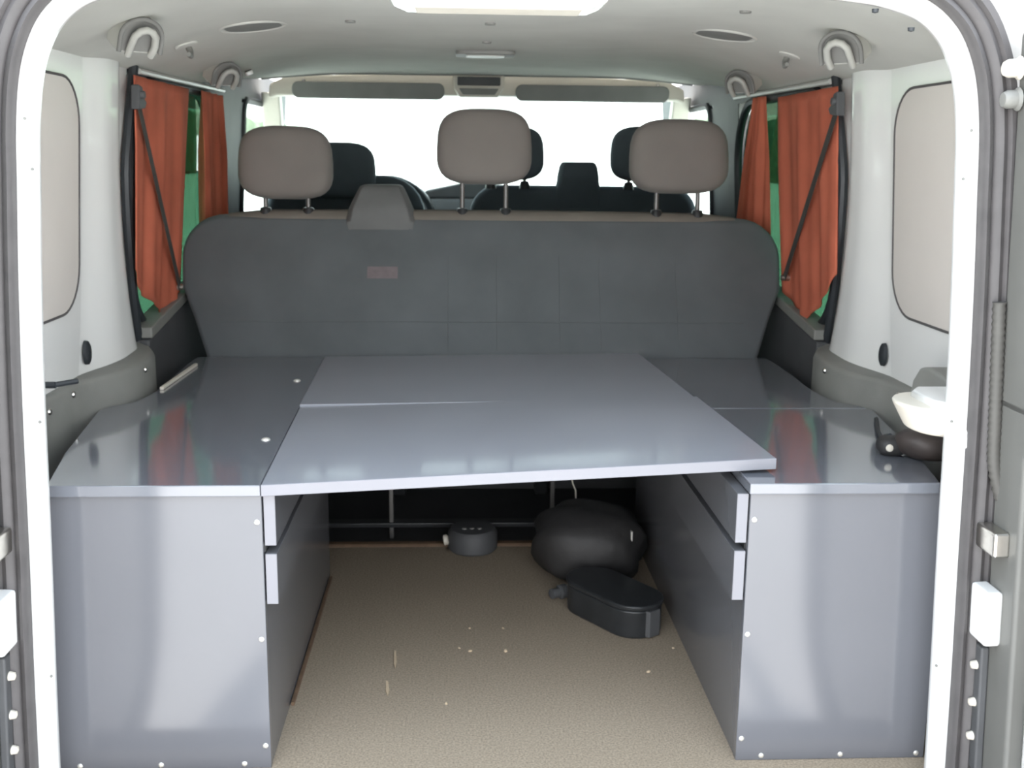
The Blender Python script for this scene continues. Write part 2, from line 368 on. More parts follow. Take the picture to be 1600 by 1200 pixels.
# ---------------- the rear opening: white flange, rubber seal
half = [(0.750, -0.16), (0.744, 0.02), (0.738, 0.20), (0.729, 0.42), (0.7205, 0.66), (0.7115, 0.84), (0.703, 0.97), (0.697, 1.06), (0.688, 1.125), (0.674, 1.172), (0.651, 1.213), (0.614, 1.246), (0.567, 1.265), (0.50, 1.277), (0.36, 1.287), (0.18, 1.292), (0.0, 1.294)]
path0 = half + [(-x, z) for x, z in half[-2::-1]]
path = []
for i in range(len(path0)-1):
    a, b, c, d = [Vector(path0[min(max(i+k, 0), len(path0)-1)]) for k in (-1, 0, 1, 2)]
    for t in (0, 0.25, 0.5, 0.75):
        v = 0.5*((2*b)+(c-a)*t+(2*a-5*b+4*c-d)*t*t+(3*b-a-3*c+d)*t**3); path.append((v.x, v.y))
path.append(path0[-1])
def opening(bm, prof, closed=False):
    rows = []
    for i, (x, z) in enumerate(path):
        a = Vector(path[max(i-1, 0)]); b = Vector(path[min(i+1, len(path)-1)]); d = (b-a).normalized()
        nrm = Vector((-d.y, d.x))              # towards the inside of the opening
        rows.append([bm.verts.new((x+nrm.x*o, y, z+nrm.y*o)) for o, y in prof])
    k = len(prof)
    for a, b in zip(rows, rows[1:]):
        for i in range(k if closed else k-1): bm.faces.new((a[i], a[(i+1) % k], b[(i+1) % k], b[i]))
    if closed: bm.faces.new(rows[0]); bm.faces.new(rows[-1][::-1])
    return bm
rim = struct(obj('trim_3', opening(B(), [(-0.06, 0.012), (-0.004, 0.010), (0.0, 0.0), (0.004, -0.004), (0.022, -0.004), (0.027, 0.0), (0.029, 0.006), (0.029, 0.018), (0.024, 0.024), (-0.06, 0.066)], True), 'white', smooth=60))
seal = struct(obj('trim_4', opening(B(), [(0.002, 0.002), (0.003, -0.020), (-0.002, -0.027), (-0.008, -0.024), (-0.012, -0.018), (-0.016, -0.024), (-0.024, -0.026), (-0.032, -0.020), (-0.036, -0.026), (-0.046, -0.024), (-0.052, -0.012), (-0.054, 0.008)], True), 'rubber', smooth=50))
# small bolts on the flange
for (x, z) in ((0.706, 0.63), (0.693, 1.07), (0.688, 1.00), (0.72, 0.22)):
    for s in (-1, 1):
        b = B(); lathe(b, [(0.0005, 0.002), (0.0022, 0.002), (0.0026, 0.0)], 8); move(b, (s*(x-0.012), -0.004, z), Matrix.Rotation(PI/2, 4, 'X'))
        obj('dimple', b, 'trim', rim)
# outer rear corner of the body outside the seal
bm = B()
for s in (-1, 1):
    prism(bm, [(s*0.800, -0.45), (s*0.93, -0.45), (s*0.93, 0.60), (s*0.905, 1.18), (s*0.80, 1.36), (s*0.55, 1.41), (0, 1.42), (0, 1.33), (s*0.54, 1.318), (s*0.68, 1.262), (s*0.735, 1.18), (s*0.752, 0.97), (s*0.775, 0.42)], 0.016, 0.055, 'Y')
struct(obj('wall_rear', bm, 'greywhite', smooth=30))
struct(obj('trim_8', box(B(), -0.80, 0.80, 0.014, 0.045, -0.45, -0.062), 'white', bevel=0.004))
struct(obj('trim_5', box(B(), -0.80, 0.80, -0.20, 0.012, -0.34, -0.075), 'darktrim', bevel=0.02))    # step bumper below the load floor

# ---------------- rear doors, swung wide open
def rear_door(s, num):
    loc = Vector((s*0.786, -0.024, 0.0)); tilt = math.radians(2.7); ang = math.radians(90)
    root = thing('door_%d' % num, '', '', loc); del root['label']; del root['category']; root['kind'] = 'structure'
    root.rotation_euler = (0, -s*tilt, 0)
    # local frame: u runs from the hinge to the free edge, t is the thickness towards the outside
    ud = Vector((s*math.cos(ang)*-1, -math.sin(ang), 0)); td = Vector((s*math.sin(ang), -math.cos(ang)*1*1, 0))
    td = Vector((s*abs(math.sin(ang)), 0, 0))
    def bx(bm, u0, u1, t0, t1, z0, z1):
        vs = [bm.verts.new(ud*u + td*t + Vector((0, 0, z))) for z in (z0, z1) for t in (t0, t1) for u in (u0, u1)]
        for f in ((0, 2, 3, 1), (4, 5, 7, 6), (0, 1, 5, 4), (2, 6, 7, 3), (0, 4, 6, 2), (1, 3, 7, 5)): bm.faces.new([vs[i] for i in f])
    def slab(name, pts, t0, t1, m, bev=0.006, hole=None):
        bm = B()
        def P(p, t): return ud*p[0] + td*t + Vector((0, 0, p[1]))
        if hole is None:
            a = [bm.verts.new(P(p, t0)) for p in pts]; b = [bm.verts.new(P(p, t1)) for p in pts]
            bm.faces.new(a); bm.faces.new(b[::-1])
            for i in range(len(a)): bm.faces.new((a[i], a[(i+1) % len(a)], b[(i+1) % len(a)], b[i]))
        else:
            r4 = [[bm.verts.new(P(p, t)) for p in q] for q, t in ((pts, t0), (pts, t1), (hole, t1), (hole, t0))]
            n_ = len(pts)
            for k in range(4):
                a, b = r4[k], r4[(k+1) % 4]
                for i in range(n_): bm.faces.new((a[i], a[(i+1) % n_], b[(i+1) % n_], b[i]))
        return obj(name, bm, m, root, bevel=bev, smooth=30)
    def outline_(o_, top, rb=0.30):
        # hinge edge straight, free lower corner rounded to shape its reflection in the cabinet fronts
        a = [(o_, top-o_), (o_, -0.34+o_)]
        r_ = rb-o_
        a += [(0.70-o_-r_+r_*math.cos(-PI/2+PI/2*k/8), -0.34+o_+r_+r_*math.sin(-PI/2+PI/2*k/8)) for k in range(9)]
        return a + [(0.70-o_, top-o_)]
    slab('outer_skin', outline_(0.0, 0.66), 0.03, 0.06, 'white')
    slab('lower_frame', outline_(0.0, 0.68), 0.0, 0.03, 'door_shaded', 0.008, outline_(0.085, 0.68))
    slab('inner_card', outline_(0.115, 0.65), 0.012, 0.03, 'blank')
    q0 = [(0.0, 0.66), (0.70, 0.66), (0.70, 1.10), (0.60, 1.21), (0.0, 1.21)]
    q1 = [(0.085, 0.70), (0.62, 0.70), (0.62, 1.06), (0.56, 1.13), (0.085, 1.13)]
    slab('window_frame', q0, 0.0, 0.05, 'door_shaded', 0.008, q1)
    bm = B(); bx(bm, 0.08, 0.62, 0.03, 0.034, 0.68, 1.12); obj('pane', bm, 'glass_clear', root)
    # hinge leaf and knuckles by the seal, rubber stops, drain studs
    bm = B(); bx(bm, -0.004, 0.05, -0.026, 0.002, 0.285, 0.375); obj('hinge', bm, 'white', root, bevel=0.006)
    bm = B(); bx(bm, -0.002, 0.06, -0.024, 0.002, 0.435, 0.475); obj('hinge', bm, 'steel', root, bevel=0.005)
    for z in (0.11, 0.17, 0.235):
        b = B(); lathe(b, [(0.001, 0.012), (0.006, 0.010), (0.008, 0.0)], 10); move(b, ud*0.006+Vector((-s*0.012, 0, z)), Matrix.Rotation(-s*PI/2, 4, 'Y')); obj('stud', b, 'cream', root)
    bm = B(); bx(bm, -0.004, 0.020, -0.014, 0.0, 0.05, 0.27); obj('drain_strip', bm, 'darktrim', root, bevel=0.004)
    for z in (1.115, 1.158):
        b = B(); lathe(b, [(0.002, 0.022), (0.010, 0.022), (0.013, 0.016), (0.013, 0.004), (0.017, 0.0)], 14); move(b, ud*0.012+Vector((-s*0.004, 0, z)), Matrix.Rotation(-s*PI/2, 4, 'Y')); obj('stop', b, 'cream' if z > 1.13 else 'trim', root)
    return root, ud
dl, _ = rear_door(-1, 1)
dr, _ = rear_door(1, 2)
# corrugated cable sleeve between door and body, right-hand side
pts = []
for k in range(60):
    t = k/59
    pts.append((0.737+0.020*t+0.050*max(0, t-0.72)**1.5*3, -0.030-0.004*t, 0.82-0.33*t))
bm = B(); tube(bm, pts, [0.0085 if k % 2 else 0.0105 for k in range(60)], 10)
cs = tag(obj('cable_sleeve', bm, 'corr', smooth=60), 'grey corrugated cable sleeve hanging by the open rear door', 'cable')

# ---------------- the cab end: header, windscreen, dash
bm = B()
hp = [(x, ceil_z(x, 2.45)-0.004) for x in [-0.79+0.1*k for k in range(8)]] 
prism(bm, [(-0.76, 1.275), (-0.70, 1.303), (-0.35, 1.318), (0, 1.322), (0.35, 1.318), (0.70, 1.303), (0.76, 1.275), (0.765, 1.225), (0.735, 1.236), (0.35, 1.242), (0, 1.244), (-0.35, 1.242), (-0.735, 1.236), (-0.765, 1.225)], 2.50, 2.60, 'Y')
struct(obj('trim_6', bm, 'cream', bevel=0.008))
bm = B()
for s in (-1, 1):
    prism(bm, [(s*0.735, 1.245), (s*0.80, 1.25), (s*0.88, 0.80), (s*0.80, 0.80)], 2.55, 2.62, 'Y')
    for v in bm.verts[-8:]: v.co.y += (1.245-v.co.z)*1.3
struct(obj('trim_7', bm, 'cream', bevel=0.006))
ws = [(-0.76, 2.575, 1.25), (0.76, 2.575, 1.25), (0.86, 3.22, 0.76), (-0.86, 3.22, 0.76)]
bm = B(); lo = [bm.verts.new(p) for p in ws]; bm.faces.new(lo)
r_ = bmesh.ops.extrude_face_region(bm, geom=bm.faces[:]); bmesh.ops.translate(bm, vec=(0, 0.004, 0.004), verts=[e for e in r_['geom'] if isinstance(e, bmesh.types.BMVert)])
struct(obj('window_5', bm, 'glass_clear'))
# dashboard
bm = B(); prism(bm, [(2.72, 0.20), (2.72, 0.78), (2.76, 0.862), (2.83, 0.885), (3.00, 0.885), (3.22, 0.78), (3.22, -0.05), (3.0, -0.05)], -0.84, 0.84, 'X')
dash = struct(obj('dashboard', bm, 'darktrim', bevel=0.02, seg=3))
bm = B(); prism(bm, [(-0.52, 0.86), (-0.50, 0.905), (-0.42, 0.925), (-0.30, 0.920), (-0.22, 0.895), (-0.18, 0.86)], 2.74, 2.90, 'Y')
obj('cluster_hood', bm, 'darktrim', dash, bevel=0.015, seg=3)
bm = B(); prism(bm, [(-0.24, 0.86), (-0.20, 0.893), (-0.06, 0.925), (0.06, 0.925), (0.20, 0.893), (0.24, 0.86)], 2.76, 2.94, 'Y')
obj('centre_binnacle', bm, 'darktrim', dash, bevel=0.012, seg=3)
bm = B(); prism(bm, [(3.18, -0.30), (3.18, 0.74), (3.55, 0.68), (3.95, 0.52), (4.05, 0.2), (4.05, -0.30)], -0.90, 0.90, 'X')
struct(obj('bonnet', bm, 'vanwhite', bevel=0.06, seg=4))
# steering wheel
sw = thing('steering_wheel', 'black steering wheel in front of the driver seat', 'steering wheel', (-0.36, 2.66, 0.775), (math.radians(-62), 0, 0))
obj('rim', tube(B(), [(0.19*math.cos(2*PI*k/36), 0.19*math.sin(2*PI*k/36), 0) for k in range(36)], 0.014, 10, True), 'black', sw)
bm = B(); lathe(bm, [(0.045, -0.05), (0.07, -0.02), (0.07, 0.0), (0.02, 0.012)], 20); obj('hub', bm, 'black', sw)
for a in (0, 120, 240):
    q = math.radians(a-90); obj('spoke', tube(B(), [(0.05*math.cos(q), 0.05*math.sin(q), -0.012), (0.185*math.cos(q), 0.185*math.sin(q), 0)], 0.012, 8), 'black', sw)
bm = B(); tube(bm, [(0, 0, -0.04), (0, 0, -0.16)], 0.03, 12); obj('column', bm, 'black', sw)

# outside greenery seen through the side glass
def hedge(x0, x1, y0, y1, h, label):
    bm = B()
    ny = int((y1-y0)/1.0); prof = [(x0, -0.56), (x0, h*0.5), (x0+0.05*(x1-x0), h), (x0+0.5*(x1-x0), h+0.06), (x0+0.95*(x1-x0), h), (x1, h*0.5), (x1, -0.56)]
    rows = []
    for j in range(ny+1):
        y = y0+(y1-y0)*j/ny
        rows.append([bm.verts.new((x+random.uniform(-.4, .4), y+random.uniform(-.3, .3), z+random.uniform(-.4, .3))) for x, z in prof])
    for a, b in zip(rows, rows[1:]):
        for k in range(len(prof)-1): bm.faces.new((a[k], a[k+1], b[k+1], b[k]))
    bm.faces.new(rows[0]); bm.faces.new(rows[-1][::-1])
    return tag(obj('hedge', bm, 'hedge', smooth=0), label, 'hedge')
hedge(-25, -22, 15, 150, 4.6, 'clipped green hedge outside, seen past the steering wheel side curtains')
hedge(22, 25, 15, 150, 4.6, 'clipped green hedge outside, seen past the passenger side curtains')

# ================================================================== THINGS
H = 0.505      # height of the worktops above the carpet
T = 0.019      # board thickness
cp = tag(obj('floor_carpet', box(B(), -0.80, 0.80, 0.02, 1.155, -0.012, 0.0), 'carpet'), 'worn beige carpet laid on the load floor between the grey cabinets', 'carpet')
bm = B(); prism(bm, [(1.150, -0.012), (1.150, 0.001), (1.156, 0.007), (1.178, 0.007), (1.184, 0.001), (1.184, -0.012)], -0.60, 0.385, 'X')
tag(obj('edge_strip', bm, 'batten', bevel=0.002), 'pale edging strip along the far end of the beige carpet', 'strip')

def screw(x, y, z, r, parent, axis='Y', m='bright_screw'):
    b = B(); lathe(b, [(0.0004, r*0.45), (r*0.55, r*0.42), (r*0.9, r*0.2), (r, 0.0), (r, -0.003)], 12)
    R_ = {'Y': Matrix.Rotation(PI/2, 4, 'X'), 'Z': Matrix.Identity(4)}[axis]
    move(b, (x, y, z), R_)
    return obj('screw', b, m, parent)

def cabinet(s, label):
    xi = -0.389 if s < 0 else 0.411
    root = thing('side_cabinet', label, 'cabinet', (0, 0, 0))
    yb = 0.95 if s < 0 else 1.205; yf = 0.086
    xo = 0.745*s
    def bx(x0, x1, *r): return box(B(), min(x0, x1), max(x0, x1), *r)
    fp = obj('front_panel', bx(xi, xo, yf, yf+0.016, 0.0, H-T), 'laminate_front', root, bevel=0.0015)
    obj('side_panel', bx(xi+s*0.001, xi+s*0.017, yf+0.016, yb, 0.0, H-T), 'laminate_dark', root, bevel=0.0012)
    obj('back_panel', bx(xi+s*0.017, xo, yb-0.016, yb, 0.0, H-T), 'laminate_dark', root)
    # worktop, notched round the bulge of the side trim
    out_ = [(0.725, 0.078), (0.765, 0.28), (0.810, 0.60), (0.800, 0.635), (0.762, 0.675), (0.748, 0.74), (0.745, 0.82), (0.748, 0.92), (0.752, 1.00), (0.755, 1.21)]
    if s < 0:
        pts = [(xi, 0.078), (-0.424, 1.21)] + [(-x, y) for x, y in out_[::-1]]
        obj('worktop', prism(B(), pts, H-T, H), 'laminate_top', root, smooth=0, bevel=0.0015)
    else:
        a = [p for p in out_ if p[1] < 0.62] + [(0.806, 0.617)]
        obj('worktop', prism(B(), [(xi-0.004, 0.617), (xi-0.004, 0.078)] + a, H-T, H), 'laminate_top', root, smooth=0, bevel=0.0018)
        b = [(0.804, 0.622)] + [p for p in out_ if p[1] > 0.62]
        obj('worktop', prism(B(), [(xi-0.004, 1.21), (xi-0.004, 0.622)] + b, H-T, H), 'laminate_top', root, smooth=0, bevel=0.0018)
    # drawer fronts on the aisle side, seen edge on
    xd = (xi+0.002, xi+0.021) if s < 0 else (xi-0.021, xi-0.002)
    for z0, z1 in ((0.398, 0.484), (0.296, 0.384)):
        d = obj('drawer', bx(xd[0], xd[1], 0.092, 0.64, z0, z1), 'laminate_dark', root, bevel=0.001)
        obj('edge_band', bx(xd[0]+0.0005, xd[1]-0.0005, 0.0905, 0.0925, z0+0.0008, z1-0.0008), 'edge', d)
    # black strip between the drawer fronts stands in for the gap's shade
    obj('gap_shade', bx(xi-s*0.0005, xi-s*0.0019, 0.10, 0.64, 0.384, 0.398), 'black', root)
    for z in (0.440, 0.236, 0.042): screw(xi+s*0.0085, yf, z, 0.0048, root)
    for x in (0.045, 0.185, 0.320): screw(xi+s*x, yf, 0.009, 0.0048, root)
    if s < 0:
        screw(-0.429, 0.364, H, 0.0085, root, 'Z'); screw(-0.450, 0.904, H, 0.0085, root, 'Z')
        obj('batten', box(B(), xi+0.001, xi+0.007, 0.30, 0.93, 0.0, 0.007), 'batten', root)
        obj('pale_strip', prism(B(), [(-0.740, 0.80), (-0.731, 0.80), (-0.722, 1.085), (-0.731, 1.085)], H+0.0003, H+0.007), 'cream', root, bevel=0.0015)  # thin cream strip along the worktop's outer edge
    return root
cabinet(-1, 'grey laminate side cabinet with two bright screws in its worktop')
cabinet(1, 'grey laminate side cabinet with a seam across its worktop and a dark bundle on it')

# the two loose boards bridging the cabinets
def board(c, label, em='edge'):
    # c: four top corners (front-left, front-right, back-right, back-left)
    bm = B()
    hi = [bm.verts.new(p) for p in c]; lo = [bm.verts.new((p[0], p[1], p[2]-T)) for p in c]
    bm.faces.new(hi); bm.faces.new(lo[::-1])
    for i in range(4): bm.faces.new((lo[i], lo[(i+1) % 4], hi[(i+1) % 4], hi[i]))
    o = tag(obj('bed_board', bm, 'laminate', bevel=0.0018), label, 'board', 'loose bed boards between the cabinets')
    fl, fr = Vector(c[0]), Vector(c[1])
    n = Vector((fr.y-fl.y, -(fr.x-fl.x), 0)).normalized()
    q = [fl, fr, Vector((fr.x, fr.y, fr.z-T)), Vector((fl.x, fl.y, fl.z-T))]
    bm = B(); a = [bm.verts.new(p - n*0.0004) for p in q]; b = [bm.verts.new(p + n*0.0016) for p in q]
    bm.faces.new(a); bm.faces.new(b[::-1])
    for i in range(4): bm.faces.new((a[i], a[(i+1) % 4], b[(i+1) % 4], b[i]))
    obj('edge_band', bm, em, o, bevel=0.0012)
    return o
board(((-0.388, 0.080, H), (0.466, 0.139, H+T+0.0070), (0.435, 0.622, H+T+0.0070), (-0.405, 0.636, H)), 'grey bed board nearer the opening, its pale front edge overhanging the aisle')
board(((-0.406, 0.640, H+0.004), (0.435, 0.625, H+T+0.0015), (0.399, 1.170, H+T+0.0015), (-0.421, 1.200, H+0.004)), 'grey bed board pushed up against the bench backrest', 'laminate')

# ---------------- rear bench
bench = thing('bench_seat', 'wide charcoal bench seat with three taupe headrests behind the bed boards', 'bench seat', (0, 1.30, 0.0))
def tilt(p):      # the backrest leans back: z measured up the back
    return p
outline = []
def corner(cx, cz, r, a0, a1, n=8): return [(cx+r*math.cos(a0+(a1-a0)*k/n), cz+r*math.sin(a0+(a1-a0)*k/n)) for k in range(n+1)]
outline = [(-0.70, 0.30), (0.70, 0.30), (0.735, 0.50), (0.775, 0.60), (0.812, 0.68)] + corner(0.722, 0.765, 0.095, -0.1, PI/2) + corner(-0.722, 0.765, 0.095, PI/2, PI+0.1) + [(-0.812, 0.68), (-0.775, 0.60), (-0.735, 0.50)]
def lean(z): return 1.205 + (z-0.50)*0.52*min(1, max(0, (z-0.30)/0.2))*0.99 if z > 0.5 else 1.205
def yb_(z): return 1.222 + max(0.0, z-0.505)*0.50
bm = B()
# backrest: front and back sheets with a soft roll round the edge
cx0, cz0 = 0.0, 0.60
def ring(off, dy):
    out2 = []
    for x, z in outline:
        d = Vector((x-cx0, (z-cz0)*2.6)); L = d.length; d.normalize()
        X_, Z_ = x-d.x*off, z-d.y*off
        out2.append(bm.verts.new((X_, yb_(Z_)+dy-1.30, Z_)))
    return out2
R1 = ring(0.016, 0.0); R2 = ring(0.004, 0.008); R3 = ring(0.0, 0.04); R4 = ring(0.0, 0.09); R5 = ring(0.012, 0.125); R6 = ring(0.04, 0.14)
bm.faces.new(R1)
for a, b in zip((R1, R2, R3, R4, R5), (R2, R3, R4, R5, R6)):
    for i in range(len(a)): bm.faces.new((a[i], a[(i+1) % len(a)], b[(i+1) % len(a)], b[i]))
bm.faces.new(R6[::-1])
obj('backrest', bm, 'bench', bench, smooth=60)
# top roll; windscreen light on the edge painted as lighter brown-grey
bm = B(); tube(bm, [(-0.70+1.40*k/14, yb_(0.835)+0.045-1.30, 0.842+0.004*math.sin(PI*k/14)) for k in range(15)], [0.024]+[0.034]*13+[0.024], 12)
obj('top_roll', bm, 'bench_lit_top', bench, smooth=80)
# faint upright seams and one level seam across the back
for x in (-0.10, 0.03, 0.20, 0.31, 0.52):
    obj('seam', tube(B(), [(x, yb_(z)-1.30+0.0005, z) for z in [0.52+0.03*k for k in range(9)]], 0.0014, 5), 'bench', bench)
obj('seam', tube(B(), [(-0.70+0.1*k, yb_(0.59)-1.30+0.0005, 0.59) for k in range(15)], 0.002, 5), 'bench', bench)
# belt tower: dark cover rising over the top edge
def tower(name, parent, xc, wb, wt, z0, zs, zt, yfun, dep, m1, yo):
    bm = B()
    rows = []
    for (z, w, f) in ((z0, wb*0.46, -0.9), (z0+(zs-z0)*0.45, wb*0.48, -0.2), (zs-0.012, wb*0.5, 0.5), (zs+0.02, wb*0.46, 1.0), (zs+(zt-zs)*0.45, (wb+wt)*0.255, 1.0), (zt-0.018, wt*0.54, 0.95), (zt-0.004, wt*0.48, 0.8), (zt, wt*0.40, 0.6)):
        y = yfun(z)-yo
        rows.append([bm.verts.new((xc+a*w, y+b, z)) for a, b in ((-1.0, 0.02), (-0.94, -0.012*f), (-0.82, -0.026*f), (0.82, -0.026*f), (0.94, -0.012*f), (1.0, 0.02), (0.9, dep), (-0.9, dep))])
    for a, b in zip(rows, rows[1:]):
        for i in range(8): bm.faces.new((a[i], a[(i+1) % 8], b[(i+1) % 8], b[i]))
    bm.faces.new(rows[0][::-1]); bm.faces.new(rows[-1])
    return obj(name, bm, m1, parent, smooth=60, bevel=0.003)
tw = tower('belt_tower', bench, -0.285, 0.195, 0.125, 0.785, 0.86, 0.945, yb_, 0.10, 'tower', 1.30)
bm = B(); box(bm, -0.318, -0.236, -0.0015, 0.0005, 0.0, 0.034)
move(bm, (0, yb_(0.705)-1.30-0.001, 0.700), Matrix.Rotation(math.radians(-26), 4, 'X'))
lb = obj('label', bm, 'label', bench); lb['label'] = 'small faded reddish grey label'
# headrests on twin posts
def headrest(parent, xc, z0, z1, wd, y, m, post_dx, zbase, dep=0.10, yo=1.30):
    hh = z1-z0
    b = pillow(B(), wd, dep, hh, 4.2, 16, 0.06, 3.4); move(b, (xc, y-yo, (z0+z1)/2), Matrix.Rotation(math.radians(-8), 4, 'X'))
    h = obj('headrest', b, m, parent, smooth=180)
    for sx in (-1, 1):
        obj('post', tube(B(), [(xc+sx*post_dx, y-yo, z0+0.03), (xc+sx*post_dx, y-yo-0.004, zbase-0.01)], 0.0065, 10), 'post', h)
        c = B(); lathe(c, [(0.006, 0.018), (0.014, 0.016), (0.018, 0.004), (0.020, -0.01)], 14); move(c, (xc+sx*post_dx, y-yo-0.004, zbase)); obj('post_collar', c, 'black', h)
    return h
headrest(bench, -0.542, 0.905, 1.100, 0.262, 1.43, 'headrest', 0.058, 0.866)
headrest(bench, -0.002, 0.950, 1.152, 0.268, 1.43, 'headrest', 0.060, 0.868)
headrest(bench, 0.536, 0.930, 1.131, 0.282, 1.43, 'headrest', 0.058, 0.868)
b = pillow(B(), 1.46, 0.52, 0.17, 6, 12); move(b, (0, 0.22, 0.36)); obj('seat_cushion', b, 'bench', bench, smooth=180)
obj('seat_frame', box(B(), -0.66, 0.66, -0.04, 0.42, 0.255, 0.29), 'black', bench, bevel=0.004)
for x in (-0.256, 0.188):
    obj('leg', box(B(), x-0.006, x+0.006, -0.052, -0.028, -0.012, 0.29), 'post', bench, bevel=0.002)
    obj('leg', box(B(), x-0.02, x+0.02, 0.34, 0.40, -0.012, 0.29), 'black', bench, bevel=0.003)
obj('foot_rail', box(B(), -0.52, 0.52, -0.06, -0.02, 0.022, 0.036), 'black', bench, bevel=0.003)
obj('base_panel', box(B(), -0.68, 0.68, 0.405, 0.42, -0.012, 0.255), 'darktrim', bench)

# ---------------- front seats
def seat_back(parent, x0, x1, z1, y, r, m='frontseat', yo=2.3):
    pts = [(x0+0.03, 0.38), (x1-0.03, 0.38), (x1, 0.55)] + corner(x1-r, z1-r, r, 0, PI/2, 6) + corner(x0+r, z1-r, r, PI/2, PI, 6) + [(x0, 0.55)]
    bm = B(); prism(bm, pts, y-yo, y-yo+0.13, 'Y')
    for v in bm.verts: v.co.y -= (v.co.z-0.4)*-0.0 + (v.co.z-0.9)*0.12
    return obj('backrest', bm, m, parent, smooth=60, bevel=0.03, seg=4)
ds = thing('driver_seat', 'dark single driver seat ahead of the bench headrest nearest the orange curtain tie', 'car seat', (-0.49, 2.3, 0))
ds['label'] = 'dark single front seat behind the steering wheel'
for o_ in (seat_back(ds, -0.76, -0.195, 0.955, 2.30, 0.14),): place((-0.49, 0, 0), o_)
h = headrest(ds, 0.0, 0.875, 1.068, 0.262, 2.28, 'frontseat', 0.06, 0.955, 0.10, 2.3)
b = pillow(B(), 0.52, 0.52, 0.16, 6, 12); move(b, (0, 0.30, 0.40)); obj('seat_cushion', b, 'frontseat', ds, smooth=180)
obj('base', box(B(), -0.22, 0.22, 0.06, 0.52, -0.012, 0.35), 'black', ds, bevel=0.01)
ps = thing('passenger_seat', 'dark double front seat with two headrests and a belt tower between them', 'car seat', (0.37, 2.3, 0))
for o_ in (seat_back(ps, -0.030, 0.790, 0.925, 2.30, 0.10),): place((0.37, 0, 0), o_)
headrest(ps, 0.10-0.37, 0.945, 1.130, 0.262, 2.28, 'frontseat', 0.06, 0.925, 0.10, 2.3)
headrest(ps, 0.59-0.37, 0.945, 1.135, 0.262, 2.28, 'frontseat', 0.06, 0.925, 0.10, 2.3)
tower('belt_tower', ps, 0.354-0.37, 0.165, 0.125, 0.75, 0.92, 1.010, lambda z: 2.30-(z-0.9)*0.12, 0.12, 'frontseat', 2.3)
b = pillow(B(), 0.80, 0.52, 0.16, 6, 12); move(b, (0, 0.30, 0.40)); obj('seat_cushion', b, 'frontseat', ps, smooth=180)
obj('base', box(B(), -0.36, 0.36, 0.06, 0.52, -0.012, 0.35), 'black', ps, bevel=0.01)

# ---------------- sun visors, overhead console
def visor(x0, x1, label):
    pts = rrect(x0, x1, 1.226, 1.284, 0.024, 5)
    bm = B(); prism(bm, pts, 2.462, 2.478, 'Y')
    for v in bm.verts: v.co.y += (1.288-v.co.z)*0.25
    o = tag(obj('sun_visor', bm, 'trim', bevel=0.004), label, 'sun visor', 'sun visors folded under the header')
    obj('pivot', tube(B(), [(x0+0.04 if x0 < 0 else x1-0.04, 2.470, 1.280), (x0+0.04 if x0 < 0 else x1-0.04, 2.505, 1.290)], 0.006, 8), 'trim', o)
    return o
visor(-0.675, -0.125, 'grey sun visor folded up above the driver seat')
visor(0.135, 0.700, 'grey sun visor folded up above the double front seat')
con = thing('overhead_console', 'dark overhead console with pale edging between the sun visors', 'console', (0, 2.46, 1.30))
bm = B(); prism(bm, [(-0.094, 0.012), (-0.090, -0.035), (-0.070, -0.064), (0.070, -0.064), (0.090, -0.035), (0.094, 0.012)], -0.02, 0.045, 'Y'); obj('body', bm, 'cream', con, bevel=0.006)
bm = B(); prism(bm, [(-0.078, 0.006), (-0.078, -0.024), (0.078, -0.024), (0.078, 0.006)], -0.026, 0.0, 'Y'); obj('recess', bm, 'darktrim', con, bevel=0.004)
bm = B(); prism(bm, [(-0.072, -0.034), (-0.058, -0.056), (0.058, -0.056), (0.072, -0.034)], -0.026, 0.0, 'Y'); obj('lamp', bm, 'trim', con, bevel=0.003)

# ---------------- curtains
def curtain(s, top, bot, zt, zb, amp, nf, label, ph, th=0.0022):
    # top/bot: (y0, y1) at the upper and lower edge; zt: height of the wire; zb: list of (fraction, z) along the lower hem
    def hem(u):
        for (a, za), (b, zb_) in zip(zb, zb[1:]):
            if u <= b: return za+(zb_-za)*(u-a)/(b-a)
        return zb[-1][1]
    def f(u, v):
        y0 = top[0]+(bot[0]-top[0])*v**1.2; y1 = top[1]+(bot[1]-top[1])*v**1.2
        y = y0+(y1-y0)*u
        z = zt+(hem(u)-zt)*v
        fold = amp*(0.35+0.65*min(1, v*3))*(math.sin(2*PI*nf*u+ph+0.8*v)+0.45*math.sin(2*PI*nf*2.3*u+1.7+ph-0.5*v))
        return (s*(wx(z)-0.026-0.004*v)+fold, y, z)
    return tag(obj('curtain', grid(B(), f, 60, 26), 'orange', smooth=180, solid=th), label, 'curtain', 'orange curtains at the side windows')
curtain(-1, (0.905, 1.405), (0.898, 1.345), 1.192, [(0, 0.765), (0.12, 0.715), (0.70, 0.600), (0.85, 0.630), (1, 0.660)], 0.006, 2.6, 'orange curtain with a dark belt across it, by the cabinet with bright screws', 0.3)
curtain(-1, (1.530, 1.800), (1.570, 1.875), 1.196, [(0, 0.70), (1, 0.70)], 0.012, 3.0, 'dim orange curtain bunched beyond the belt, by the driver side glass', 1.1)
curtain(1, (0.905, 1.365), (0.895, 1.315), 1.190, [(0, 0.765), (0.12, 0.715), (0.58, 0.610), (0.75, 0.640), (1, 0.680)], 0.006, 2.4, 'orange curtain with a dark belt across it, above the dark bundle side', 2.0)
curtain(1, (1.500, 1.610), (1.490, 1.900), 1.200, [(0, 0.70), (1, 0.70)], 0.012, 3.0, 'dim orange curtain gathered narrow at its top, beyond the double seat side belt', 0.2)

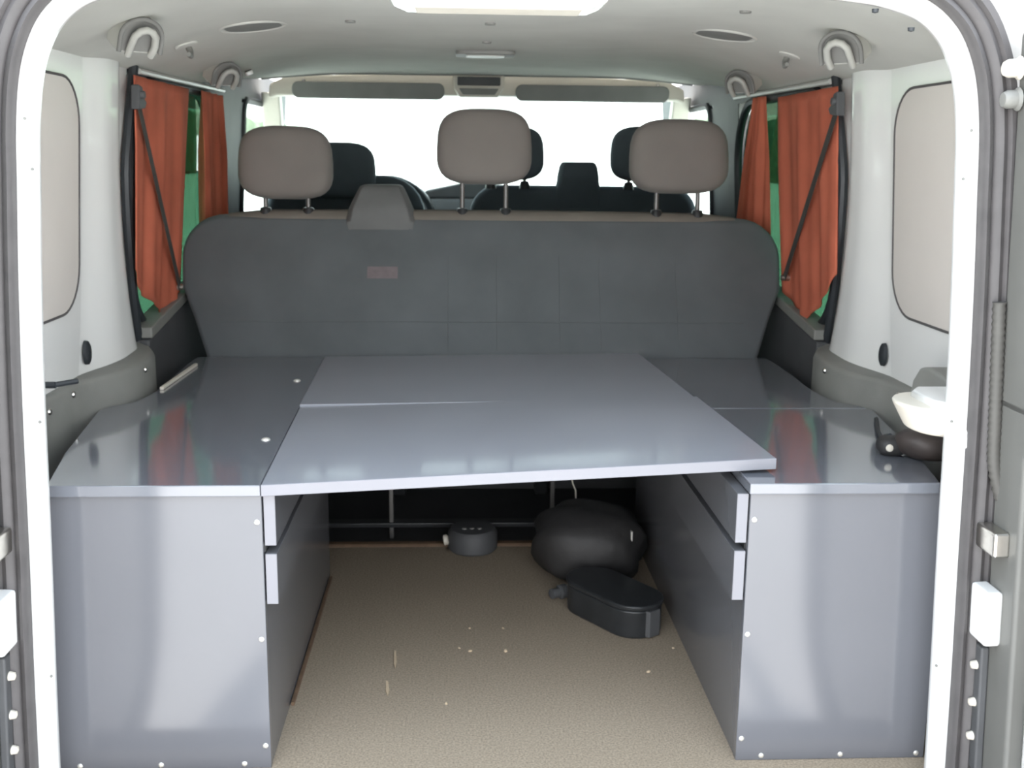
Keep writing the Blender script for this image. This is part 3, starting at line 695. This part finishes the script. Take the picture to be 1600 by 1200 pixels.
# ---------------- seat belts across the curtains
def belt(s, y0, z0, y1, z1, label):
    root = thing('seat_belt', label, 'seat belt', (s*0.776, y0, z0), group='rear seat belts')
    P0 = Vector((0, 0, 0)); P1 = Vector((s*0.028, y1-y0, z1-z0)); d = (P1-P0).normalized(); n = Vector((0, d.z, -d.y))*0.012
    bm = B()
    rows = [[bm.verts.new((s*0.028*k/8+o, *(P0+(P1-P0)*k/8+n*e).yz)) for e, o in ((-1, 0), (1, 0), (1, s*0.0018), (-1, s*0.0018))] for k in range(9)]
    for a, b in zip(rows, rows[1:]):
        for i in range(4): bm.faces.new((a[i], a[(i+1) % 4], b[(i+1) % 4], b[i]))
    bm.faces.new(rows[0]); bm.faces.new(rows[-1][::-1])
    obj('webbing', bm, 'webbing', root)
    bm = B(); prism(bm, [(-0.030, -0.018), (0.020, -0.014), (0.034, 0.000), (0.014, 0.008), (0.004, 0.032), (-0.020, 0.036)], -0.010, 0.010, 'X'); obj('guide', bm, 'darktrim', root, bevel=0.004)
    bm = B(); lathe(bm, [(0.001, 0.012), (0.008, 0.010), (0.009, 0.0)], 14); move(bm, (-s*0.008, -0.012, 0.014), Matrix.Rotation(-s*PI/2, 4, 'Y')); obj('bolt', bm, 'darktrim', root)
    bm = B(); lathe(bm, [(0.001, 0.010), (0.008, 0.008), (0.010, -0.03)], 12); move(bm, (s*0.028, y1-y0, z1-z0), Matrix.Rotation(-s*PI/2, 4, 'Y')); obj('anchor', bm, 'steel', root)
    return root
belt(-1, 0.893, 1.135, 1.275, 0.680, 'dark seat belt slanting across the orange curtain by the two-screw cabinet')
belt(1, 0.862, 1.140, 1.270, 0.715, 'dark seat belt slanting across the orange curtain on the dark bundle side')

# ---------------- roof fittings
def on_lining(x, y):
    e = 0.01
    dx = (ceil_z(x+e, y)-ceil_z(x-e, y))/(2*e)
    nrm = Vector((dx, 0, -1)).normalized()
    return Vector((x, y, ceil_z(x, y))), nrm
def lining_empty(name, x, y, label, cat, group=None, spin=0.0):
    p, n = on_lining(x, y)
    zax = n; yax = Vector((0, 1, 0)); xax = yax.cross(zax)
    m = Matrix((xax, yax, zax)).transposed().to_4x4(); m.translation = p
    r = thing(name, label, cat, group=group); r.matrix_world = m @ Matrix.Rotation(spin, 4, 'Z')
    return r
def grab(x, y, k, label):
    # arched block, dark face and rim painting the shade of a recess, facing back and down, with an upright U-shaped loop in it
    s = 1 if x > 0 else -1
    p = Vector((x, y, ceil_z(x, y)))
    zax = Vector((-s*0.55, -0.70, -0.46)).normalized(); xax = Vector((0, 0, 1)).cross(zax).normalized(); yax = zax.cross(xax)
    m = Matrix((xax, yax, zax)).transposed().to_4x4(); m.translation = p + Vector((0, 0, -0.034))
    root = thing('grab_loop', label, 'hook', group='roof grab loops'); root.matrix_world = m
    arc = [(0.042*k, -0.030*k)] + [(0.042*k*math.cos(a), 0.038*k*math.sin(a)) for a in [PI*i/16 for i in range(17)]] + [(-0.042*k, -0.030*k)]
    bm = B(); prism(bm, [(a*.97, b*.97) for a, b in arc], -0.050, 0.000, 'Z'); obj('pocket_shade', bm, 'headliner_dark', root, bevel=0.002)
    obj('pocket_hood', prism(B(), [(a*1.05, b*1.05) for a, b in arc], -0.056, -0.002, 'Z'), 'headliner', root, bevel=0.002)
    obj('pocket_rim_shade', tube(B(), [(a*1.0, b*1.0, 0.0) for a, b in arc], 0.005*k, 8), 'headliner_dark', root, smooth=80)
    lp = [(0.023*k, -0.036*k, 0.0), (0.024*k, -0.012*k, 0.012*k), (0.021*k, 0.010*k, 0.018*k), (0.012*k, 0.021*k, 0.020*k), (0, 0.025*k, 0.021*k), (-0.012*k, 0.021*k, 0.020*k), (-0.021*k, 0.010*k, 0.018*k), (-0.024*k, -0.012*k, 0.012*k), (-0.023*k, -0.036*k, 0.0)]
    obj('loop', tube(B(), lp, 0.0075*k, 10), 'loopgrey', root, smooth=80)
    return root
grab(-0.650, 0.49, 0.92, 'pale grab loop in the roof lining nearer the opening, above the two-screw cabinet')
grab(-0.672, 1.34, 0.90, 'pale grab loop in the roof lining above the far orange curtain, beside the white tab')
grab(0.650, 0.50, 0.92, 'pale grab loop in the roof lining nearer the opening, above the cabinet with the bundle')
grab(0.672, 1.34, 0.90, 'pale grab loop in the roof lining above the curtain gathered narrow at its top')
def coat_hook(x, y, label):
    root = lining_empty('coat_hook', x, y, label, 'hook', 'roof coat hooks')
    bm = B(); lathe(bm, [(0.026, -0.004), (0.025, 0.003), (0.018, 0.005), (0.002, 0.003)], 18); obj('base', bm, 'headliner', root)
    obj('peg', tube(B(), [(0, 0.014, 0.0), (0, 0.016, 0.014), (0, 0.004, 0.024), (0, -0.010, 0.022)], [0.007, 0.007, 0.007, 0.005], 8), 'trim', root, smooth=80)
coat_hook(-0.668, 0.90, 'small round coat hook between the grab loops above the two-screw cabinet')
coat_hook(0.672, 0.90, 'small round coat hook between the grab loops above the bundle')
def vent(x, y, label):
    root = lining_empty('roof_speaker', x, y, label, 'speaker', 'round grilles in the roof lining')
    bm = B(); lathe(bm, [(0.076, -0.004), (0.075, 0.002), (0.070, 0.004), (0.066, 0.001)], 32); obj('ring', bm, 'headliner', root)
    bm = B(); lathe(bm, [(0.067, -0.002), (0.066, 0.002), (0.03, 0.0025), (0.002, 0.0028)], 32); obj('grille', bm, 'headliner_dark', root)
vent(-0.515, 0.865, 'round dark grille in the roof lining on the driver side')
vent(0.515, 0.875, 'round dark grille in the roof lining on the passenger side')
lamp = thing('roof_lamp', 'small rectangular interior lamp in the middle of the roof lining', 'lamp', (0, 1.46, ceil_z(0, 1.46)))
bm = B(); prism(bm, rrect(-0.080, 0.080, -0.05, 0.05, 0.02, 5), -0.010, 0.004, 'Z'); obj('housing', bm, 'trim', lamp, bevel=0.003)
bm = B(); prism(bm, rrect(-0.052, 0.052, -0.035, 0.035, 0.012, 5), -0.013, -0.008, 'Z'); obj('lens', bm, 'palegrey', lamp, bevel=0.004)
for i, (x, y) in enumerate(((-0.005, 0.80), (-0.003, 1.18), (0.47, 0.52), (-0.30, 0.80))):
    b = B(); lathe(b, [(0.012, -0.002), (0.011, 0.004), (0.002, 0.005)], 14); move(b, (x, y, ceil_z(x, y)), Matrix.Rotation(PI, 4, 'X'))
    obj('lining_clip', b, 'trim', ceiling)
for i, x in enumerate((0.53, 0.585)):
    b = B(); lathe(b, [(0.010, -0.002), (0.009, 0.003), (0.002, 0.004)], 12); bmesh.ops.scale(b, vec=(.5, .5, 1), verts=b.verts[:]); move(b, (x, 0.012, 1.2375-(x-0.53)*0.45), Matrix.Rotation(PI, 4, 'X'))
    obj('clip', b, 'blackrub', rim)
tab = tag(obj('hook_tab', prism(B(), rrect(-0.012, 0.012, -0.075, 0.075, 0.010, 5), -0.006, 0.006, 'Z'), 'white', bevel=0.003), 'short lit coat hook tab standing off the roof lining beside a grab loop', 'tab')
tab.location = (-0.690, 1.74, ceil_z(-0.69, 1.74)-0.002); tab.rotation_euler = (math.radians(8), math.radians(-22), math.radians(8))  # coat hook tab; the light falling on it is painted as white

# latch plate under the top of the opening
lk = thing('latch_housing', 'white latch housing under the top edge of the rear opening', 'latch', (-0.015, 0.0, 1.250))
bm = B(); prism(bm, [(-0.158, 0.004), (-0.152, -0.012), (-0.130, -0.021), (0.130, -0.021), (0.152, -0.012), (0.158, 0.004)], -0.020, 0.060, 'Y'); obj('housing', bm, 'white', lk, bevel=0.004)
bm = B(); box(bm, -0.118, 0.118, -0.026, 0.040, -0.0245, -0.018); obj('plate', bm, 'cream', lk, bevel=0.003)

# ---------------- white plastic bracket standing in from the flange
br = thing('latch_bracket', 'white rounded plastic bracket jutting from the opening flange over the dark bundle', 'bracket', (0.700, 0.09, 0.62))
def arcp(cx, cy, rx, ry, a0, a1, n): return [(cx+rx*math.cos(a0+(a1-a0)*k/n), cy+ry*math.sin(a0+(a1-a0)*k/n)) for k in range(n+1)]
pl = [(0.045, -0.075)] + [(0.045, 0.075)] + arcp(0.0, 0.0, 0.060, 0.075, PI/2, PI*1.5, 12)
bm = B(); prism(bm, pl, -0.026, 0.022, 'Z')
for v in bm.verts:
    if v.co.z < 0: v.co.x = v.co.x*0.72+0.010; v.co.y *= 0.8
obj('body', bm, 'cream', br, bevel=0.008, seg=3)
bm = B(); prism(bm, [(0.060, -0.10), (0.060, 0.06), (0.0, 0.06), (-0.020, 0.03), (-0.020, -0.05), (0.0, -0.078)], 0.018, 0.034, 'Z'); obj('cover', bm, 'white', br, bevel=0.006, seg=3)
bm = B(); box(bm, 0.020, 0.040, -0.098, -0.06, -0.034, 0.020); obj('catch', bm, 'white', br, bevel=0.003)

# ---------------- dark bundle with a strap lying on the cabinet
bu = thing('dark_bundle', 'dark brown rolled bundle lying on the worktop under the white bracket', 'bag', (0.79, 0.235, H))
def lump(w_, d_, h_, seed, res=12, amp=0.12, n=2.6):
    bm = pillow(B(), w_, d_, h_, n, res); rnd = random.Random(seed)
    ks = [(rnd.uniform(25, 70), rnd.uniform(25, 70), rnd.uniform(25, 60), rnd.uniform(0, 6)) for _ in range(4)]
    for v in bm.verts:
        q = sum(math.sin(v.co.x*a+v.co.y*b+v.co.z*c+p) for a, b, c, p in ks)/4
        v.co *= 1+amp*q
        v.co.z = max(v.co.z, -h_*0.46)
    return bm
b = lump(0.145, 0.11, 0.058, 3, 14, 0.16); move(b, (0.0, 0.0, 0.027)); obj('roll', b, 'brownbag', bu, smooth=80)
b = lump(0.055, 0.05, 0.035, 5, 10, 0.12); move(b, (-0.078, 0.02, 0.0165)); obj('roll_end', b, 'bag', bu, smooth=80)
b = B(); lathe(b, [(0.001, 0.004), (0.006, 0.003), (0.007, 0.0)], 12); move(b, (-0.092, -0.004, 0.018), Matrix.Rotation(PI/2, 4, 'X')); obj('press_stud', b, 'cream', bu)
obj('strap', tube(B(), [(-0.075, 0.04, 0.030), (-0.066, 0.10, 0.010), (-0.045, 0.17, 0.005), (-0.01, 0.27, 0.005)], 0.0045, 8), 'blackrub', bu)

# ---------------- things under the boards
ca = thing('oblong_case', 'glossy black oblong case with a rounded end on the carpet', 'case', (0.280, 0.685, 0.0), (0, 0, math.radians(52)))
def stadium(L, Rr, n=12): return [(L/2+Rr*math.cos(-PI/2+PI*k/n), Rr*math.sin(-PI/2+PI*k/n)) for k in range(n+1)] + [(-L/2+Rr*math.cos(PI/2+PI*k/n), Rr*math.sin(PI/2+PI*k/n)) for k in range(n+1)]
ca.rotation_euler = (0, 0, math.radians(-55))
obj('body', prism(B(), stadium(0.13, 0.062), 0.0, 0.066), 'black', ca, bevel=0.006, seg=3)
obj('lid', prism(B(), stadium(0.13, 0.066), 0.066, 0.078), 'black', ca, bevel=0.004, seg=3)
obj('clasp', prism(B(), [(0.120, -0.020), (0.133, -0.016), (0.133, 0.016), (0.120, 0.020)], 0.004, 0.064), 'darktrim', ca, bevel=0.002)
kn = thing('small_valve', 'small dark metal valve lying beside the oblong case', 'valve', (0.172, 0.80, 0.016), (0, PI/2, math.radians(30)))
bm = B(); lathe(bm, [(0.004, -0.03), (0.012, -0.028), (0.012, -0.006), (0.017, -0.004), (0.017, 0.012), (0.008, 0.014), (0.008, 0.03)], 14); obj('body', bm, 'darktrim', kn)
bm = B(); lathe(bm, [(0.006, 0.026), (0.0155, 0.026), (0.0155, 0.034), (0.003, 0.036)], 14); obj('cap', bm, 'palegrey', kn)
bag = thing('soft_bag', 'slumped black soft bag behind the oblong case under the boards', 'bag', (0.252, 0.945, 0.0))
b = lump(0.27, 0.24, 0.19, 11, 16, 0.10); move(b, (0, 0, 0.088)); obj('body', b, 'bag', bag, smooth=80)
bm = B(); box(bm, 0.062, 0.066, -0.012, 0.0, 0.10, 0.125); obj('glint_piece', move(bm, (0.03, -0.078, 0.02)), 'bright_screw', bag, bevel=0.001)  # small bright piece added for a glint, not a known zip
ro = thing('round_canister', 'low dark round canister with a pale cap on the edging strip', 'canister', (-0.034, 1.135, 0.0))
bm = B(); lathe(bm, [(0.060, 0.0), (0.066, 0.006), (0.066, 0.048), (0.058, 0.060), (0.02, 0.063)], 24); obj('body', bm, 'darktrim', ro)
bm = B(); lathe(bm, [(0.010, 0.0), (0.014, 0.003), (0.014, 0.012), (0.006, 0.014)], 14); move(bm, (-0.064, -0.020, 0.034), Matrix.Rotation(math.radians(-100), 4, 'Y')); obj('cap', bm, 'cream', ro)
for k in range(3):
    b = B(); lathe(b, [(0.007, 0.0), (0.006, 0.004), (0.001, 0.005)], 10); move(b, (-0.022+0.020*k, -0.018, 0.0605)); obj('button', b, 'trim', ro)
st = tag(obj('loose_string', tube(B(), [(0.216, 1.085, 0.30), (0.217, 1.08, 0.24), (0.224, 1.076, 0.20), (0.232, 1.074, 0.18), (0.234, 1.076, 0.14), (0.236, 1.08, 0.02), (0.24, 1.085, 0.003)], 0.0022, 6), 'cream', smooth=80), 'thin pale string hanging behind the soft bag under the boards', 'string')

# splinters and crumbs on the carpet
def chip(x, y, L, wdt, a, label, group=None):
    bm = B(); prism(bm, [(-L/2, 0), (-L*0.2, wdt/2), (L/2, wdt*0.3), (L*0.45, -wdt*0.3), (-L*0.1, -wdt/2)], 0.0, 0.0025, 'Z')
    o = tag(obj('wood_splinter', bm, 'chip', bevel=0.0005), label, 'splinter', group)
    o.location = (x, y, 0.0); o.rotation_euler = (0, 0, a)
chip(-0.202, 0.486, 0.085, 0.006, PI/2+0.06, 'long pale wood splinter on the beige carpet, the one deeper in')
chip(-0.210, 0.362, 0.062, 0.007, PI/2+0.10, 'short pale wood splinter on the beige carpet, the one nearer the opening')
cr = None
CRUMBS = ['pale crumb in the middle of a short row of crumbs on the carpet', 'largest pale crumb, ending a short row of crumbs toward the oblong case',
          'smallest pale crumb, ending a short row of crumbs toward the long splinter', 'pale crumb deeper under the boards, straight ahead of the round canister',
          'pale crumb deeper under the boards, on the soft bag side of another', 'lone pale crumb in front of the oblong case',
          'lone pale crumb closest to the rear opening', 'tiny pale crumb against the foot of the cabinet beside the oblong case']
for i, (x, y, r) in enumerate(((-0.046, 0.522, 0.005), (0.029, 0.520, 0.006), (-0.069, 0.537, 0.0035), (-0.046, 0.636, 0.004), (0.028, 0.634, 0.004), (0.316, 0.419, 0.005), (-0.094, 0.299, 0.004), (0.388, 0.526, 0.0035))):
    if cr is None:
        bm = B(); bmesh.ops.create_icosphere(bm, subdivisions=1, radius=1.0)
        for v in bm.verts: v.co *= random.uniform(0.75, 1.15); v.co.z = max(v.co.z, -0.5)
        cr = obj('crumb', bm, 'chip', smooth=0); o = cr
    else:
        o = cr.copy(); C.objects.link(o)
    tag(o, CRUMBS[i], 'crumb', 'crumbs on the carpet')
    o.location = (x, y, r*0.3); o.scale = (r, r*0.8, r*0.6); o.rotation_euler = (0, 0, i*1.3)
